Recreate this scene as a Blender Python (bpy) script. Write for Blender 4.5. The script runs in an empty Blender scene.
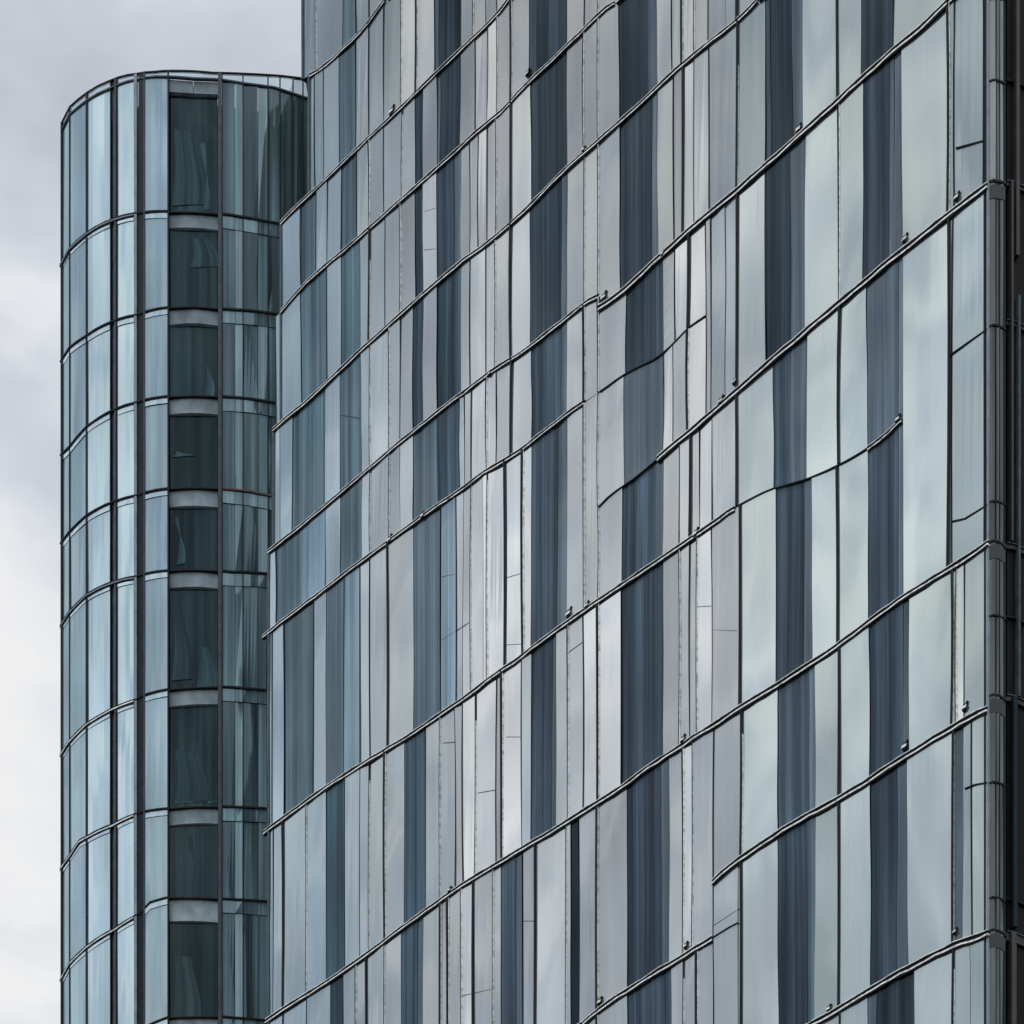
import bpy, math, random
from mathutils import Vector
random.seed(11)
C = bpy.context.scene
COL = C.collection

# ------------------------------------------------------------------ camera constants
F = 2700.0          # focal length in pixels (1024 px wide picture)
V0 = 2600.0         # picture row of the horizon: the lens is shifted up, verticals stay vertical
CAMZ = 1.7

# ------------------------------------------------------------------ surfaces (vertical, seen in plan)
class Surf:
    """A vertical surface given in plan; a bearing u gives one vertical line on it."""
    def __init__(s, yf, ua, ub):
        s.yf = yf
        s.tab = {}
        s.ua = ua
        acc = 0.0; p = s.xy(ua); s.arc = [(ua, 0.0)]
        n = 800
        for i in range(1, n + 1):
            u = ua + (ub - ua) * i / n
            q = s.xy(u)
            acc += (q - p).length; p = q
            s.arc.append((u, acc))
        s.ub = ub; s.n = n
    def xy(s, u):
        Y = s.yf(u)
        return Vector(((u - 512) / F * Y, Y))
    def s_of(s, u):
        t = (u - s.ua) / (s.ub - s.ua) * s.n
        i = max(0, min(s.n - 1, int(t)))
        f = t - i
        return s.arc[i][1] * (1 - f) + s.arc[i + 1][1] * f
    def tn(s, u):
        a = s.xy(u - .4); b = s.xy(u + .4)
        t = (b - a).normalized()
        n = Vector((t.y, -t.x))            # towards the street
        return t, n
    def z(s, u, v):
        return CAMZ + (V0 - v) / F * s.yf(u)
    def v(s, u, z):
        return V0 - (z - CAMZ) * F / s.yf(u)
    def pos(s, u, z, off=0.0, du=0.0):
        p = s.xy(u); t, n = s.tn(u)
        q = p + n * off + t * du
        return Vector((q.x, q.y, z))

A_ = 2692.0 / 2700.0
CF = 57.0 * (A_ + 476 / F)
FAC = Surf(lambda u: CF / (A_ + (u - 512) / F), 240, 1010)

def tower_y(u):
    if u < 167:
        t = (167 - u) / 105.0
        d = 52 * abs(t) ** 2.2
    else:
        d = 10 * ((u - 167) / 112.0) ** 1.5
    return 80.0 * (1 + .00054 * d)
TOW = Surf(tower_y, 56, 330)
YC = FAC.yf(989)
BAY = Surf(lambda u: YC + .02 + .006 * (u - 989), 986, 1012)
DRK = Surf(lambda u: YC + .3 + .010 * (u - 1003), 1000, 1300)

# ------------------------------------------------------------------ lines: lists of (u, z)
def L(surf, pts):
    r = [(u, surf.z(u, v)) for u, v in pts]
    if surf.ub > 900 and len(r) > 4:
        # ease the kinks: resample and average
        def at(u):
            for (a, za), (b, zb) in zip(r, r[1:]):
                if a <= u <= b: return za + (zb - za) * (u - a) / max(1e-6, b - a)
            return r[0][1] if u < r[0][0] else r[-1][1]
        a, b = r[0][0], r[-1][0]; n = int((b - a) / 9) + 1; q = []
        for i in range(n + 1):
            u = a + (b - a) * i / n; h = min(9, u - a, b - u); H = min(60, u - a, b - u)
            fine = sum(at(u + h * k) for k in (-1, -.5, 0, .5, 1)) / 5
            wide = sum(at(u + H * k / 6) for k in range(-6, 7)) / 13
            q.append((u, fine * .42 + wide * .58))
        return q
    return r
def zat(line, u):
    if u <= line[0][0]: return line[0][1]
    if u >= line[-1][0]: return line[-1][1]
    for (a, za), (b, zb) in zip(line, line[1:]):
        if a <= u <= b:
            return za + (zb - za) * (u - a) / max(1e-6, b - a)
def shifted(line, dz): return [(u, z + dz) for u, z in line]
def joined(*ls):
    r = [p for l in ls for p in l]
    return sorted(r, key=lambda p: p[0])

# ------------------------------------------------------------------ mesh builder
class MB:
    def __init__(s, org=(0, 0, 0)):
        s.v = []; s.f = []; s.uv = []; s.c1 = []; s.c2 = []; s.org = Vector(org)
    def quad(s, pts, uv=None, c1=(0.3, 0.3, 0.3, .3), c2=(0, 0, 0, 1)):
        b = len(s.v)
        s.v += [Vector(p) for p in pts]
        s.f.append(list(range(b, b + len(pts))))
        s.uv += uv if uv else [(p[0] + p[1], p[2]) for p in pts]
        s.c1 += [c1] * len(pts); s.c2 += [c2] * len(pts)
    def hexa(s, p, **k):
        # p: 8 corners, 0-3 one end, 4-7 other end (same order)
        for q in ((0, 1, 2, 3), (7, 6, 5, 4), (0, 4, 5, 1), (1, 5, 6, 2), (2, 6, 7, 3), (3, 7, 4, 0)):
            s.quad([p[i] for i in q], **k)
    def box(s, c, sx, sy, sz):
        x, y, z = c
        P = [(x + i * sx / 2, y + j * sy / 2, z - sz / 2) for i, j in ((-1, -1), (1, -1), (1, 1), (-1, 1))]
        Q = [(a, b, z + sz / 2) for a, b, _ in P]
        s.hexa(P + Q)
    def add(s, o):
        b = len(s.v)
        s.v += o.v; s.f += [[i + b for i in f] for f in o.f]
        s.uv += o.uv; s.c1 += o.c1; s.c2 += o.c2
    def build(s, name, mat, parent=None, stuff=False, smooth=False):
        me = bpy.data.meshes.new(name)
        me.from_pydata([v - s.org for v in s.v], [], s.f)
        me.uv_layers.new(name="UVMap")
        me.color_attributes.new("tint", 'FLOAT_COLOR', 'CORNER')
        me.color_attributes.new("prm", 'FLOAT_COLOR', 'CORNER')
        uvl = me.uv_layers["UVMap"]; a = me.color_attributes["tint"]; b = me.color_attributes["prm"]
        i = 0
        for f in me.polygons:
            for li in f.loop_indices:
                uvl.data[li].uv = s.uv[i]
                a.data[li].color = s.c1[i]
                b.data[li].color = s.c2[i]
                i += 1
        me.materials.append(mat)
        if smooth:
            for f in me.polygons: f.use_smooth = True
        me.update()
        o = bpy.data.objects.new(name, me)
        COL.objects.link(o)
        if parent: o.parent = parent
        if stuff: o["kind"] = "stuff"
        return o

def thing(name, label, cat, loc=(0, 0, 0)):
    o = bpy.data.objects.new(name, None)
    COL.objects.link(o); o.location = loc
    o["label"] = label; o["category"] = cat
    return o

# ------------------------------------------------------------------ materials
def newmat(name):
    m = bpy.data.materials.new(name); m.use_nodes = True
    nt = m.node_tree; nt.nodes.clear()
    return m, nt, nt.nodes, nt.links

def glass_mat():
    m, nt, N, K = newmat("facade_glass")
    out = N.new("ShaderNodeOutputMaterial")
    uv = N.new("ShaderNodeUVMap"); uv.uv_map = "UVMap"
    tint = N.new("ShaderNodeAttribute"); tint.attribute_name = "tint"
    prm = N.new("ShaderNodeAttribute"); prm.attribute_name = "prm"
    sep = N.new("ShaderNodeSeparateColor"); K.new(prm.outputs["Color"], sep.inputs[0])
    off = N.new("ShaderNodeVectorMath"); off.operation = 'SCALE'
    one = N.new("ShaderNodeCombineXYZ"); one.inputs[0].default_value = 13.7; one.inputs[1].default_value = 7.9; one.inputs[2].default_value = 5.3
    K.new(one.outputs[0], off.inputs[0]); K.new(sep.outputs[0], off.inputs["Scale"])
    def noise(sx, sy, detail, dist=0.0, seeded=True, rough=.5):
        mp = N.new("ShaderNodeMapping"); mp.inputs["Scale"].default_value = (sx, sy, 1)
        K.new(uv.outputs[0], mp.inputs[0])
        src = mp.outputs[0]
        if seeded:
            ad = N.new("ShaderNodeVectorMath"); ad.operation = 'ADD'
            K.new(mp.outputs[0], ad.inputs[0]); K.new(off.outputs[0], ad.inputs[1]); src = ad.outputs[0]
        n = N.new("ShaderNodeTexNoise"); n.inputs["Scale"].default_value = 1
        n.inputs["Detail"].default_value = detail; n.inputs["Distortion"].default_value = dist
        n.inputs["Roughness"].default_value = rough
        K.new(src, n.inputs["Vector"])
        return n.outputs["Fac"]
    def mr(src, a, b, c, d):
        r = N.new("ShaderNodeMapRange"); K.new(src, r.inputs[0])
        for i, x in enumerate((a, b, c, d)): r.inputs[i + 1].default_value = x
        return r.outputs[0]
    def math_(op, a, b):
        n = N.new("ShaderNodeMath"); n.operation = op
        for i, x in enumerate((a, b)):
            if isinstance(x, (int, float)): n.inputs[i].default_value = x
            else: K.new(x, n.inputs[i])
        return n.outputs[0]
    st1 = mr(noise(4.5, .06, 2, .15), .36, .64, .40, 1.65)
    st2 = mr(noise(15, .10, 2, .1), .35, .65, .74, 1.28)
    st = math_('MULTIPLY', st1, st2)
    # streak amount mix: 1 + (st-1)*streak
    k = math_('MULTIPLY', math_('SUBTRACT', st, 1.0), sep.outputs[1])
    k = math_('ADD', k, 1.0)
    cl = mr(noise(.28, .20, 1, 0), .32, .68, .70, 1.30)
    k = math_('MULTIPLY', k, cl)
    # foot-to-head grade paints soft cloud reflection into each pane's colour; rain has left runs under its head
    sh = math_('SUBTRACT', sep.outputs[2], .5)
    sg = math_('SUBTRACT', math_('FRACT', math_('MULTIPLY', sep.outputs[0], 7.31), 0.0), .5)
    grad = math_('ADD', math_('MULTIPLY', math_('MULTIPLY', sh, sg), .75), 1.0)
    k = math_('MULTIPLY', k, grad)
    runs = math_('MULTIPLY', mr(noise(11, .05, 2), .48, .72, 0, 1), mr(sep.outputs[2], .35, 1.0, 0, 1))
    k = math_('MULTIPLY', k, math_('SUBTRACT', 1.0, math_('MULTIPLY', runs, .30)))
    edge = mr(sep.outputs[2], .955, 1.0, 1.0, .72)
    k = math_('MULTIPLY', k, edge)
    dirt = mr(noise(9, 1.1, 5, 0, True, .65), .3, .75, .94, 1.05)
    k = math_('MULTIPLY', k, dirt)
    sc = N.new("ShaderNodeVectorMath"); sc.operation = 'SCALE'
    K.new(tint.outputs["Color"], sc.inputs[0]); K.new(k, sc.inputs["Scale"])
    dif = N.new("ShaderNodeBsdfDiffuse"); K.new(sc.outputs[0], dif.inputs[0])
    # slightly uneven panes
    h1 = noise(.42, .26, 0, 0); h2 = noise(1.4, .12, 0, 0)
    h = math_('ADD', math_('MULTIPLY', h1, 1.0), math_('MULTIPLY', h2, .10))
    bp = N.new("ShaderNodeBump"); bp.inputs["Strength"].default_value = 1.0; bp.inputs["Distance"].default_value = .12
    K.new(h, bp.inputs["Height"])
    gl = N.new("ShaderNodeBsdfGlossy"); gl.inputs["Roughness"].default_value = .05
    rf = mr(noise(.30, .22, 1, 0), .32, .68, .82, 1.22)
    gcol = N.new("ShaderNodeMixRGB"); gcol.inputs[0].default_value = .48
    gcol.inputs[1].default_value = (.96, .98, .98, 1)
    nn = N.new("ShaderNodeVectorMath"); nn.operation = 'NORMALIZE'; K.new(tint.outputs["Color"], nn.inputs[0])
    nrm = N.new("ShaderNodeVectorMath"); nrm.operation = 'SCALE'; nrm.inputs["Scale"].default_value = 1.68
    K.new(nn.outputs[0], nrm.inputs[0]); K.new(nrm.outputs[0], gcol.inputs[2]); K.new(gcol.outputs[0], gl.inputs["Color"])
    K.new(bp.outputs[0], gl.inputs["Normal"])
    mx = N.new("ShaderNodeMixShader")
    fac = math_('MULTIPLY', tint.outputs["Alpha"], rf)
    K.new(fac, mx.inputs[0]); K.new(dif.outputs[0], mx.inputs[1]); K.new(gl.outputs[0], mx.inputs[2])
    K.new(mx.outputs[0], out.inputs[0])
    return m

def plain(name, col, rough=.5, metal=0.0, var=.15, scale=2.0, spec=.5):
    m, nt, N, K = newmat(name)
    out = N.new("ShaderNodeOutputMaterial"); b = N.new("ShaderNodeBsdfPrincipled")
    g = N.new("ShaderNodeNewGeometry"); n = N.new("ShaderNodeTexNoise")
    n.inputs["Scale"].default_value = scale; n.inputs["Detail"].default_value = 4
    K.new(g.outputs["Position"], n.inputs["Vector"])
    r = N.new("ShaderNodeMapRange"); r.inputs[1].default_value = .3; r.inputs[2].default_value = .7
    r.inputs[3].default_value = 1 - var; r.inputs[4].default_value = 1 + var
    K.new(n.outputs["Fac"], r.inputs[0])
    s = N.new("ShaderNodeVectorMath"); s.operation = 'SCALE'; s.inputs[0].default_value = col
    K.new(r.outputs[0], s.inputs["Scale"]); K.new(s.outputs[0], b.inputs["Base Color"])
    b.inputs["Roughness"].default_value = rough; b.inputs["Metallic"].default_value = metal
    b.inputs["Specular IOR Level"].default_value = spec
    K.new(b.outputs[0], out.inputs[0])
    return m

def clear_mat():
    m, nt, N, K = newmat("parapet_glass")
    out = N.new("ShaderNodeOutputMaterial")
    t = N.new("ShaderNodeBsdfTransparent"); t.inputs[0].default_value = (.66, .76, .82, 1)
    g = N.new("ShaderNodeBsdfGlossy"); g.inputs["Roughness"].default_value = .04; g.inputs[0].default_value = (.8, .9, .95, 1)
    n = N.new("ShaderNodeTexNoise"); n.inputs["Scale"].default_value = .6
    uv = N.new("ShaderNodeUVMap"); uv.uv_map = "UVMap"; K.new(uv.outputs[0], n.inputs[0])
    r = N.new("ShaderNodeMapRange"); r.inputs[3].default_value = .12; r.inputs[4].default_value = .4; K.new(n.outputs["Fac"], r.inputs[0])
    mx = N.new("ShaderNodeMixShader"); K.new(r.outputs[0], mx.inputs[0])
    K.new(t.outputs[0], mx.inputs[1]); K.new(g.outputs[0], mx.inputs[2]); K.new(mx.outputs[0], out.inputs[0])
    return m

GLASS = glass_mat()
CLEAR = clear_mat()
BLACK = plain("dark_backing", (.012, .014, .017), .6)
FRAME = plain("dark_metal", (.010, .012, .015), .5, 0, .3, 6, .18)
GREYM = plain("grey_metal", (.075, .10, .12), .45, .1, .3, 4, .3)
LIGHT = plain("bright_metal", (.90, .90, .84), .3, .75, .45, 9)
PALEM = plain("pale_trim", (.27, .33, .37), .4, .1, .2, 3)
NAVY = plain("navy_pilaster", (.006, .018, .030), .5, 0, .3, 2, .2)
SLAB = plain("slab_edge_paint", (.52, .66, .72), .45, 0, .3, 2.5)
STONE = plain("near_black_cladding", (.008, .008, .009), .5, 0, .4, 1.2, .15)
DGREY = plain("dark_grey_fin", (.040, .040, .040), .5, 0, .25, 2)
JOINT = plain('grey_joint', (.13, .15, .165), .6, 0, .3, 6)
BLACKM = plain('black_metal', (.004, .005, .006), .6, 0, .3, 6, .08)
RUST = plain("rusty_trim", (.12, .07, .05), .6, 0, .3, 6)

# ------------------------------------------------------------------ pane styles
def style(t, surf, u, rnd):
    if surf is BAY and t == 'N':
        return (.13, .15, .155, .20), .8
    if surf is BAY and t == 'M':
        return (.07, .085, .09, .10), .8
    j = lambda c, a=.07: tuple(x * (1 + rnd.uniform(-.02, .02) + g) for x, g in zip(c, [rnd.uniform(-a, a)] * 3))
    if surf is FAC:
        k = max(0, min(1, (u - 300) / 120.)); k2 = max(0, min(1, (u - 700) / 100.))
        pale = Vector((.242, .330, .372)).lerp(Vector((.308, .332, .342)), k).lerp(Vector((.266, .325, .317)), k2)
        dark = Vector((.052, .100, .134)).lerp(Vector((.044, .068, .092)), max(0, min(1, (u - 340) / 130.)))
        mid = Vector((.075, .135, .172)).lerp(Vector((.070, .105, .136)), max(0, min(1, (u - 340) / 130.)))
    else:
        pale = Vector((.268, .400, .462)); dark = Vector((.018, .041, .047)); mid = Vector((.084, .148, .168))
    if t == 'P': return (*j(pale), .44), .07
    if t == 'B': return (*j(pale * .92 + Vector((-.012, .004, .02))), .40), .20
    if t == 'S': return (*j(pale * .62), .34), .30           # darker pale
    if t == 'W': return (*j(pale * 1.35 + Vector((.05, .03, .015))), .66), .08
    if t == 'Q': return (*j(pale * 1.25), .56), .03
    if t == 'D': return (*j(dark, .26), .035), 1.0
    if t == 'M': return (*j(mid, .2), .10), 1.0
    if t == 'N': return (*j(mid * 1.8, .1), .20), .9
    if t == 'K': return (*j(dark * .35), .03), .2
    return (*j(pale), .4), .1

GAP = .007
def pane(surf, ua, ub, top, bot, t, rnd, off=0.0, zt=0.0, zb=0.0, tilt=.012, tone=1.0, org=(0, 0, 0), wl=None, wr=None):
    """one glass panel between two lines, 3 cm thick, set a hair out of true"""
    (c1, streak) = style(t, surf, (ua + ub) / 2, rnd)
    c1 = (c1[0] * tone, c1[1] * tone, c1[2] * tone, c1[3] * (tone if t not in 'DMK' else 1))
    seed = rnd.random()
    c2 = (seed, streak, .5, 1)
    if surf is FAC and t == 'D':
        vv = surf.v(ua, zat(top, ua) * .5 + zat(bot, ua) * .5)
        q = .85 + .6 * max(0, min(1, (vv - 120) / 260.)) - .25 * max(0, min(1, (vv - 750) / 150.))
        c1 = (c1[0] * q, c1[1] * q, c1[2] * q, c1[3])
    us = [ua] + [p[0] for p in joined(top, bot) if ua + 1 < p[0] < ub - 1] + [ub]
    if surf is TOW and ub - ua > 12:
        n = 4; us = sorted(set(us + [ua + (ub - ua) * i / n for i in range(1, n)]))
    uu = [us[0]]
    for q in us[1:]:
        if q - uu[-1] > .5: uu.append(q)
    uu[-1] = ub
    mb = MB(org)
    s0 = surf.s_of(ua); w = surf.s_of(ub) - s0
    o = [rnd.uniform(-tilt, tilt) for _ in range(4)]
    nv = 7 if (wl or wr) else 1
    def corner(u, h):
        f = (surf.s_of(u) - s0) / max(w, 1e-6)
        a = (o[0] * (1 - f) + o[1] * f) * h + (o[2] * (1 - f) + o[3] * f) * (1 - h)
        z1 = zat(top, u) - .01 - zt; z0 = zat(bot, u) + .01 + zb
        g = GAP * (1 - 2 * f)
        if wl: g += wl(h) * (1 - f)
        if wr: g += wr(h) * f
        return z0 + (z1 - z0) * h, off + a, g
    for a, b in zip(uu, uu[1:]):
        for iv in range(nv):
            h0, h1 = iv / nv, (iv + 1) / nv
            P = []; UV = []; B = []
            for u, h in ((a, h0), (b, h0), (b, h1), (a, h1)):
                z, of, g = corner(u, h)
                P.append(surf.pos(u, z, of, g)); UV.append((surf.s_of(u), z))
                B.append(surf.pos(u, z, of - .03, g))
            mb.quad(P, UV, c1, c2)
            mb.c2[-4:] = [(seed, streak, h0, 1), (seed, streak, h0, 1), (seed, streak, h1, 1), (seed, streak, h1, 1)]
            e = dict(c1=(.03, .05, .05, .1), c2=c2)
            if iv == 0: mb.quad([P[1], P[0], B[0], B[1]], None, **e)
            if iv == nv - 1: mb.quad([P[3], P[2], B[2], B[3]], None, **e)
            if a == uu[0]: mb.quad([P[0], P[3], B[3], B[0]], None, **e)
            if b == uu[-1]: mb.quad([P[2], P[1], B[1], B[2]], None, **e)
    area = w * max(.01, zat(top, (ua + ub) / 2) - zat(bot, (ua + ub) / 2))
    return mb, area

def vbar(surf, u, z0, z1, w, o0, o1, org=(0, 0, 0), du=0.0, lean=0.0, bow=0.0):
    mb = MB(org)
    n = 3 if bow else 1
    secs = []
    for i in range(n + 1):
        f = i / n
        z = z0 + (z1 - z0) * f
        d = du + lean * f + bow * math.sin(math.pi * f)
        secs.append([surf.pos(u, z, o0, d - w / 2), surf.pos(u, z, o1, d - w / 2),
                     surf.pos(u, z, o1, d + w / 2), surf.pos(u, z, o0, d + w / 2)])
    for a, b in zip(secs, secs[1:]):
        mb.hexa(a + b)
    return mb

def hbar(surf, line, ua, ub, z0, z1, o0, o1, org=(0, 0, 0), jit=0.0, jo=0.0, rnd=random, step=16.0, taper=None):
    """a bar swept along a line between two bearings"""
    mb = MB(org)
    us = [ua] + [p[0] for p in line if ua < p[0] < ub] + [ub]
    full = [us[0]]
    for q in us[1:]:
        d = q - full[-1]
        if d < 1.2 and q != ub: continue
        n = max(1, int(d / step + .5)); a = full[-1]
        for i in range(1, n + 1): full.append(a + d * i / n)
    secs = []
    for i, u in enumerate(full):
        z = zat(line, u) + rnd.uniform(-jit, jit)
        k = rnd.uniform(-jo, jo)
        secs.append([surf.pos(u, z + z0, o0 + k), surf.pos(u, z + z0, o1 + k),
                     surf.pos(u, z + z1, o1 + k), surf.pos(u, z + z1, o0 + k)])
    for a, b in zip(secs, secs[1:]):
        mb.hexa([a[0], a[1], a[2], a[3], b[0], b[1], b[2], b[3]])
    return mb

# =================================================================== MAIN FACADE
ORG_F = FAC.xy(630); ORG_F = Vector((ORG_F.x, ORG_F.y, 0))
office = thing("office_building", "tall office block striped with pale and dark blue glass, crossed by metal ledges", "building", ORG_F)
UL, UR = 268.0, 988.0
def FL(*pts):
    l = L(FAC, pts)
    return l
lA = FL((302, 80), (310, 75), (320, 70), (333, 62), (346, 48), (362, 33), (385, 0))
lB = FL((281, 223), (303, 200), (325, 181), (356, 150), (370, 137), (392, 117), (416, 93), (438, 71), (456, 55), (473, 40), (496, 17), (510, -2))
lC = FL((281, 312), (303, 286), (329, 260), (346, 250), (369, 230), (392, 208), (416, 187), (443, 163), (469, 140), (476, 130), (486, 125), (496, 122), (511, 104), (526, 83), (555, 58), (583, 32), (596, 15), (615, 3))
lD = FL((268, 434), (273, 430), (298, 409), (323, 389), (345, 365), (369, 342), (389, 326), (413, 303), (440, 279), (463, 257), (486, 247), (511, 228), (530, 209), (545, 190), (562, 169), (584, 152), (600, 140), (619, 125), (640, 106), (657, 90), (670, 70), (682, 62), (708, 45), (737, 22), (758, 0))
lEl = FL((268, 552), (296, 530), (323, 509), (346, 488), (369, 469), (395, 445), (423, 424), (448, 404), (473, 385), (484, 373), (495, 367), (512, 361), (531, 350), (541, 339), (553, 327), (570, 316), (584, 303), (598, 296))
lEr = FL((599, 308), (610, 301), (620, 295), (642, 276), (662, 255), (687, 230), (712, 211), (737, 193), (768, 164), (785, 149), (803, 132), (835, 105), (860, 79), (893, 51), (920, 30), (948, 2))
lE = joined(lEl, lEr)
lF = FL((263, 637), (292, 613), (323, 592), (345, 572), (369, 556), (390, 541), (423, 515), (447, 500), (470, 484), (480, 471), (490, 467), (508, 461), (526, 451), (541, 434), (557, 422), (568, 410), (583, 402), (600, 391), (625, 372), (640, 368), (663, 364), (675, 337), (690, 327), (706, 316))
lFr = FL((599, 507), (610, 495), (622, 486), (634, 481), (660, 458), (678, 441), (691, 431), (712, 414), (737, 392), (768, 362), (788, 347), (805, 333), (835, 306), (863, 284), (895, 256), (922, 236), (948, 215), (968, 200), (988, 185))
lG = FL((264, 633 + 200), (268, 829), (288, 815), (306, 802), (332, 782), (356, 767), (380, 754), (403, 741), (422, 729), (439, 715), (456, 704), (470, 696), (483, 683), (503, 669), (520, 660), (537, 644), (567, 622), (582, 611), (599, 600), (622, 585), (642, 572), (663, 558), (689, 541), (712, 525), (727, 512), (737, 503), (768, 485), (790, 485), (808, 483), (824, 476), (839, 468), (865, 451), (880, 441), (898, 423))
lH = FL((266, 1021), (288, 1006), (306, 995), (325, 985), (343, 972), (365, 957), (386, 939), (412, 921), (439, 901), (455, 888), (470, 878), (497, 865), (523, 848), (545, 836), (563, 825), (580, 813), (597, 803), (612, 795), (627, 787), (644, 768), (662, 758), (679, 747), (695, 736), (712, 727), (739, 708), (768, 691), (792, 676), (813, 662), (828, 655), (840, 644), (855, 635), (868, 622), (888, 606), (905, 594), (928, 582), (950, 569), (970, 556), (988, 543))
lI = FL((584, 1023), (599, 1009), (612, 1000), (624, 992), (646, 978), (667, 965), (680, 960), (692, 951), (713, 938), (726, 929), (738, 923))
lIr = FL((713, 882), (726, 870), (737, 860), (752, 851), (767, 840), (785, 826), (805, 815), (825, 808), (843, 798), (868, 783), (888, 766), (903, 756), (918, 748), (935, 738), (953, 727), (970, 717), (987, 709))
lJ = FL((813, 1023), (826, 1017), (840, 1009), (857, 998), (873, 988), (890, 977), (908, 968), (930, 956), (953, 944), (971, 940), (989, 932))
def extend(l, ua=None, ub=None):
    r = list(l)
    if ua is not None and r[0][0] > ua: r = [(ua, r[0][1])] + r
    if ub is not None and r[-1][0] < ub: r = r + [(ub, r[-1][1])]
    return r
XA = extend(lA, UL, UR); XB = extend(lB, UL, UR); XC = extend(lC, UL, UR); XD = extend(lD, UL, UR); XE = extend(lE, UL, UR)
XIl = extend(lI, UL); XJ = extend(lJ, UL)
# storeys above and below the ones in the picture
XAA = [(UL, max(z for u, z in XA) + 3.3), (UR, max(z for u, z in XA) + 3.3)]
TOPS = [XAA] + [shifted(XAA, 3.5 * i) for i in (1, 2)]
XI_all = joined([p for p in XIl if p[0] < 712], [p for p in lIr if p[0] > 712])
LOWS = [shifted(XJ, -3.7 * i) for i in (1, 2, 3)]

# columns of each storey: position, line in front of it (0 none, 1 thin, 2 with bright trim, 3 thick), glass to its right
B0 = "302 1 S 316 2 P 343 0 M 356 1 P 369 1 P 384 1 P 401 2 W 416 2 W 434 0 D 460 1 P 473 1 P 486 1 P 497 1 P 511 2 P 528 0 D 566 0 P 583 1 P 598 2 P 619 0 D 657 2 P 672 1 P 682 2 P 694 2 P 708 1 P 737 2 P 760 0 D 790 1 M 801 1 P 836 2 P 860 0 D 893 1 P 948 3 P 983 1 S 988"
B1 = "309 1 B 315 1 B 324 1 B 339 0 M 356 1 P 369 1 P 384 1 P 401 2 W 416 3 W 434 0 D 460 1 P 473 2 P 486 1 P 497 1 P 511 2 P 528 0 D 566 0 P 583 1 P 598 2 P 619 0 D 657 2 P 672 1 P 682 2 P 694 2 P 708 1 P 737 2 P 760 0 D 790 1 M 801 1 P 836 2 P 860 0 D 893 1 P 948 3 P 983 1 S 988"
B2 = "281 1 B 301 1 M 316 1 B 327 1 B 341 0 M 357 1 P 369 2 P 384 1 P 402 2 P 415 0 D 423 0 B 437 0 D 460 0 P 475 1 W 487 1 W 497 2 P 511 3 P 529 0 D 567 0 P 584 1 P 598 2 P 619 0 D 657 2 P 672 1 P 682 3 W 694 3 P 708 1 P 737 2 P 760 0 D 790 1 M 801 1 P 836 2 P 860 0 D 893 1 P 948 3 P 983 1 S 988"
B3 = "276 1 B 281 1 B 301 0 M 327 1 B 341 0 M 360 0 P 369 3 P 385 1 P 400 2 P 415 0 D 423 0 W 437 0 D 461 0 P 470 1 P 478 1 W 487 1 W 496 2 P 511 3 W 531 0 D 567 0 P 584 2 P 598 2 P 619 0 D 657 0 P 672 1 P 682 3 W 694 2 P 708 1 B 725 0 P 737 3 B 760 0 D 792 1 M 802 0 P 836 2 P 860 0 D 893 1 P 948 3 P 983 1 S 988"
B4 = "273 1 B 280 0 B 292 0 M 325 0 B 340 0 M 361 0 P 370 2 P 389 2 P 400 1 P 413 0 D 423 0 B 437 0 D 461 0 P 470 1 W 486 1 W 495 2 P 511 3 W 530 0 D 567 0 P 584 2 P 598 2 P 620 0 D 658 0 P 674 1 P 683 3 W 694 1 W 709 1 B 737 3 B 765 0 D 792 0 M 803 0 Q 838 3 Q 861 0 D 893 1 Q 948 3 P 984 1 S 988"
B5 = "268 1 B 276 1 M 300 0 N 325 0 B 340 0 M 362 0 P 370 2 P 389 2 P 400 0 P 413 0 M 437 0 D 460 0 B 465 1 P 471 1 W 487 2 W 496 1 P 511 3 W 531 0 D 567 0 P 584 3 P 598 2 P 626 0 D 663 0 P 675 1 W 688 3 W 706"
B5R = "706 1 P 711 1 B 725 0 B 737 3 Q 766 1 D 790 0 M 805 0 Q 839 2 Q 863 0 D 893 0 M 902 0 Q 948 3 B 954 1 B 983 1 S 988"
B6L = "268 2 B 272 1 B 284 1 M 313 1 B 326 0 M 344 1 N 360 1 P 370 1 P 388 3 P 413 0 M 441 1 N 456 1 B 463 0 P 471 2 P 483 0 W 487 2 W 505 3 W 523 3 W 531 0 D 557 0 M 567 0 P 584 2 P 598"
B6M = "598 2 P 624 0 M 663 1 W 673 1 P 688 3 W 706"
B7M = "598 2 P 622 0 D 663 0 P 679 1 W 690 3 W 700 1 W 712 1 P 737 3 Q 773 0 D 790 0 M 807 0 Q 839 3 Q 867 0 M 898"
B7R = "867 0 M 903 0 Q 948 3 W 952 1 B 984 1 S 988"
B8 = "268 0 B 273 1 P 283 3 P 306 2 B 326 0 D 345 1 B 360 1 P 369 2 P 385 3 P 404 0 D 426 0 B 440 2 B 455 1 P 463 1 W 475 2 W 496 1 S 502 3 W 522 1 B 531 0 D 556 0 P 568 2 P 583 1 W 598 3 W 621 1 D 663 0 P 679 2 P 690 1 P 697 2 W 712 1 P 740 3 Q 776 0 D 812 0 Q 838 3 Q 868 0 D 904 0 Q 949 3 B 953 1 P 960 0 N 984 2 S 988"
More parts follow.
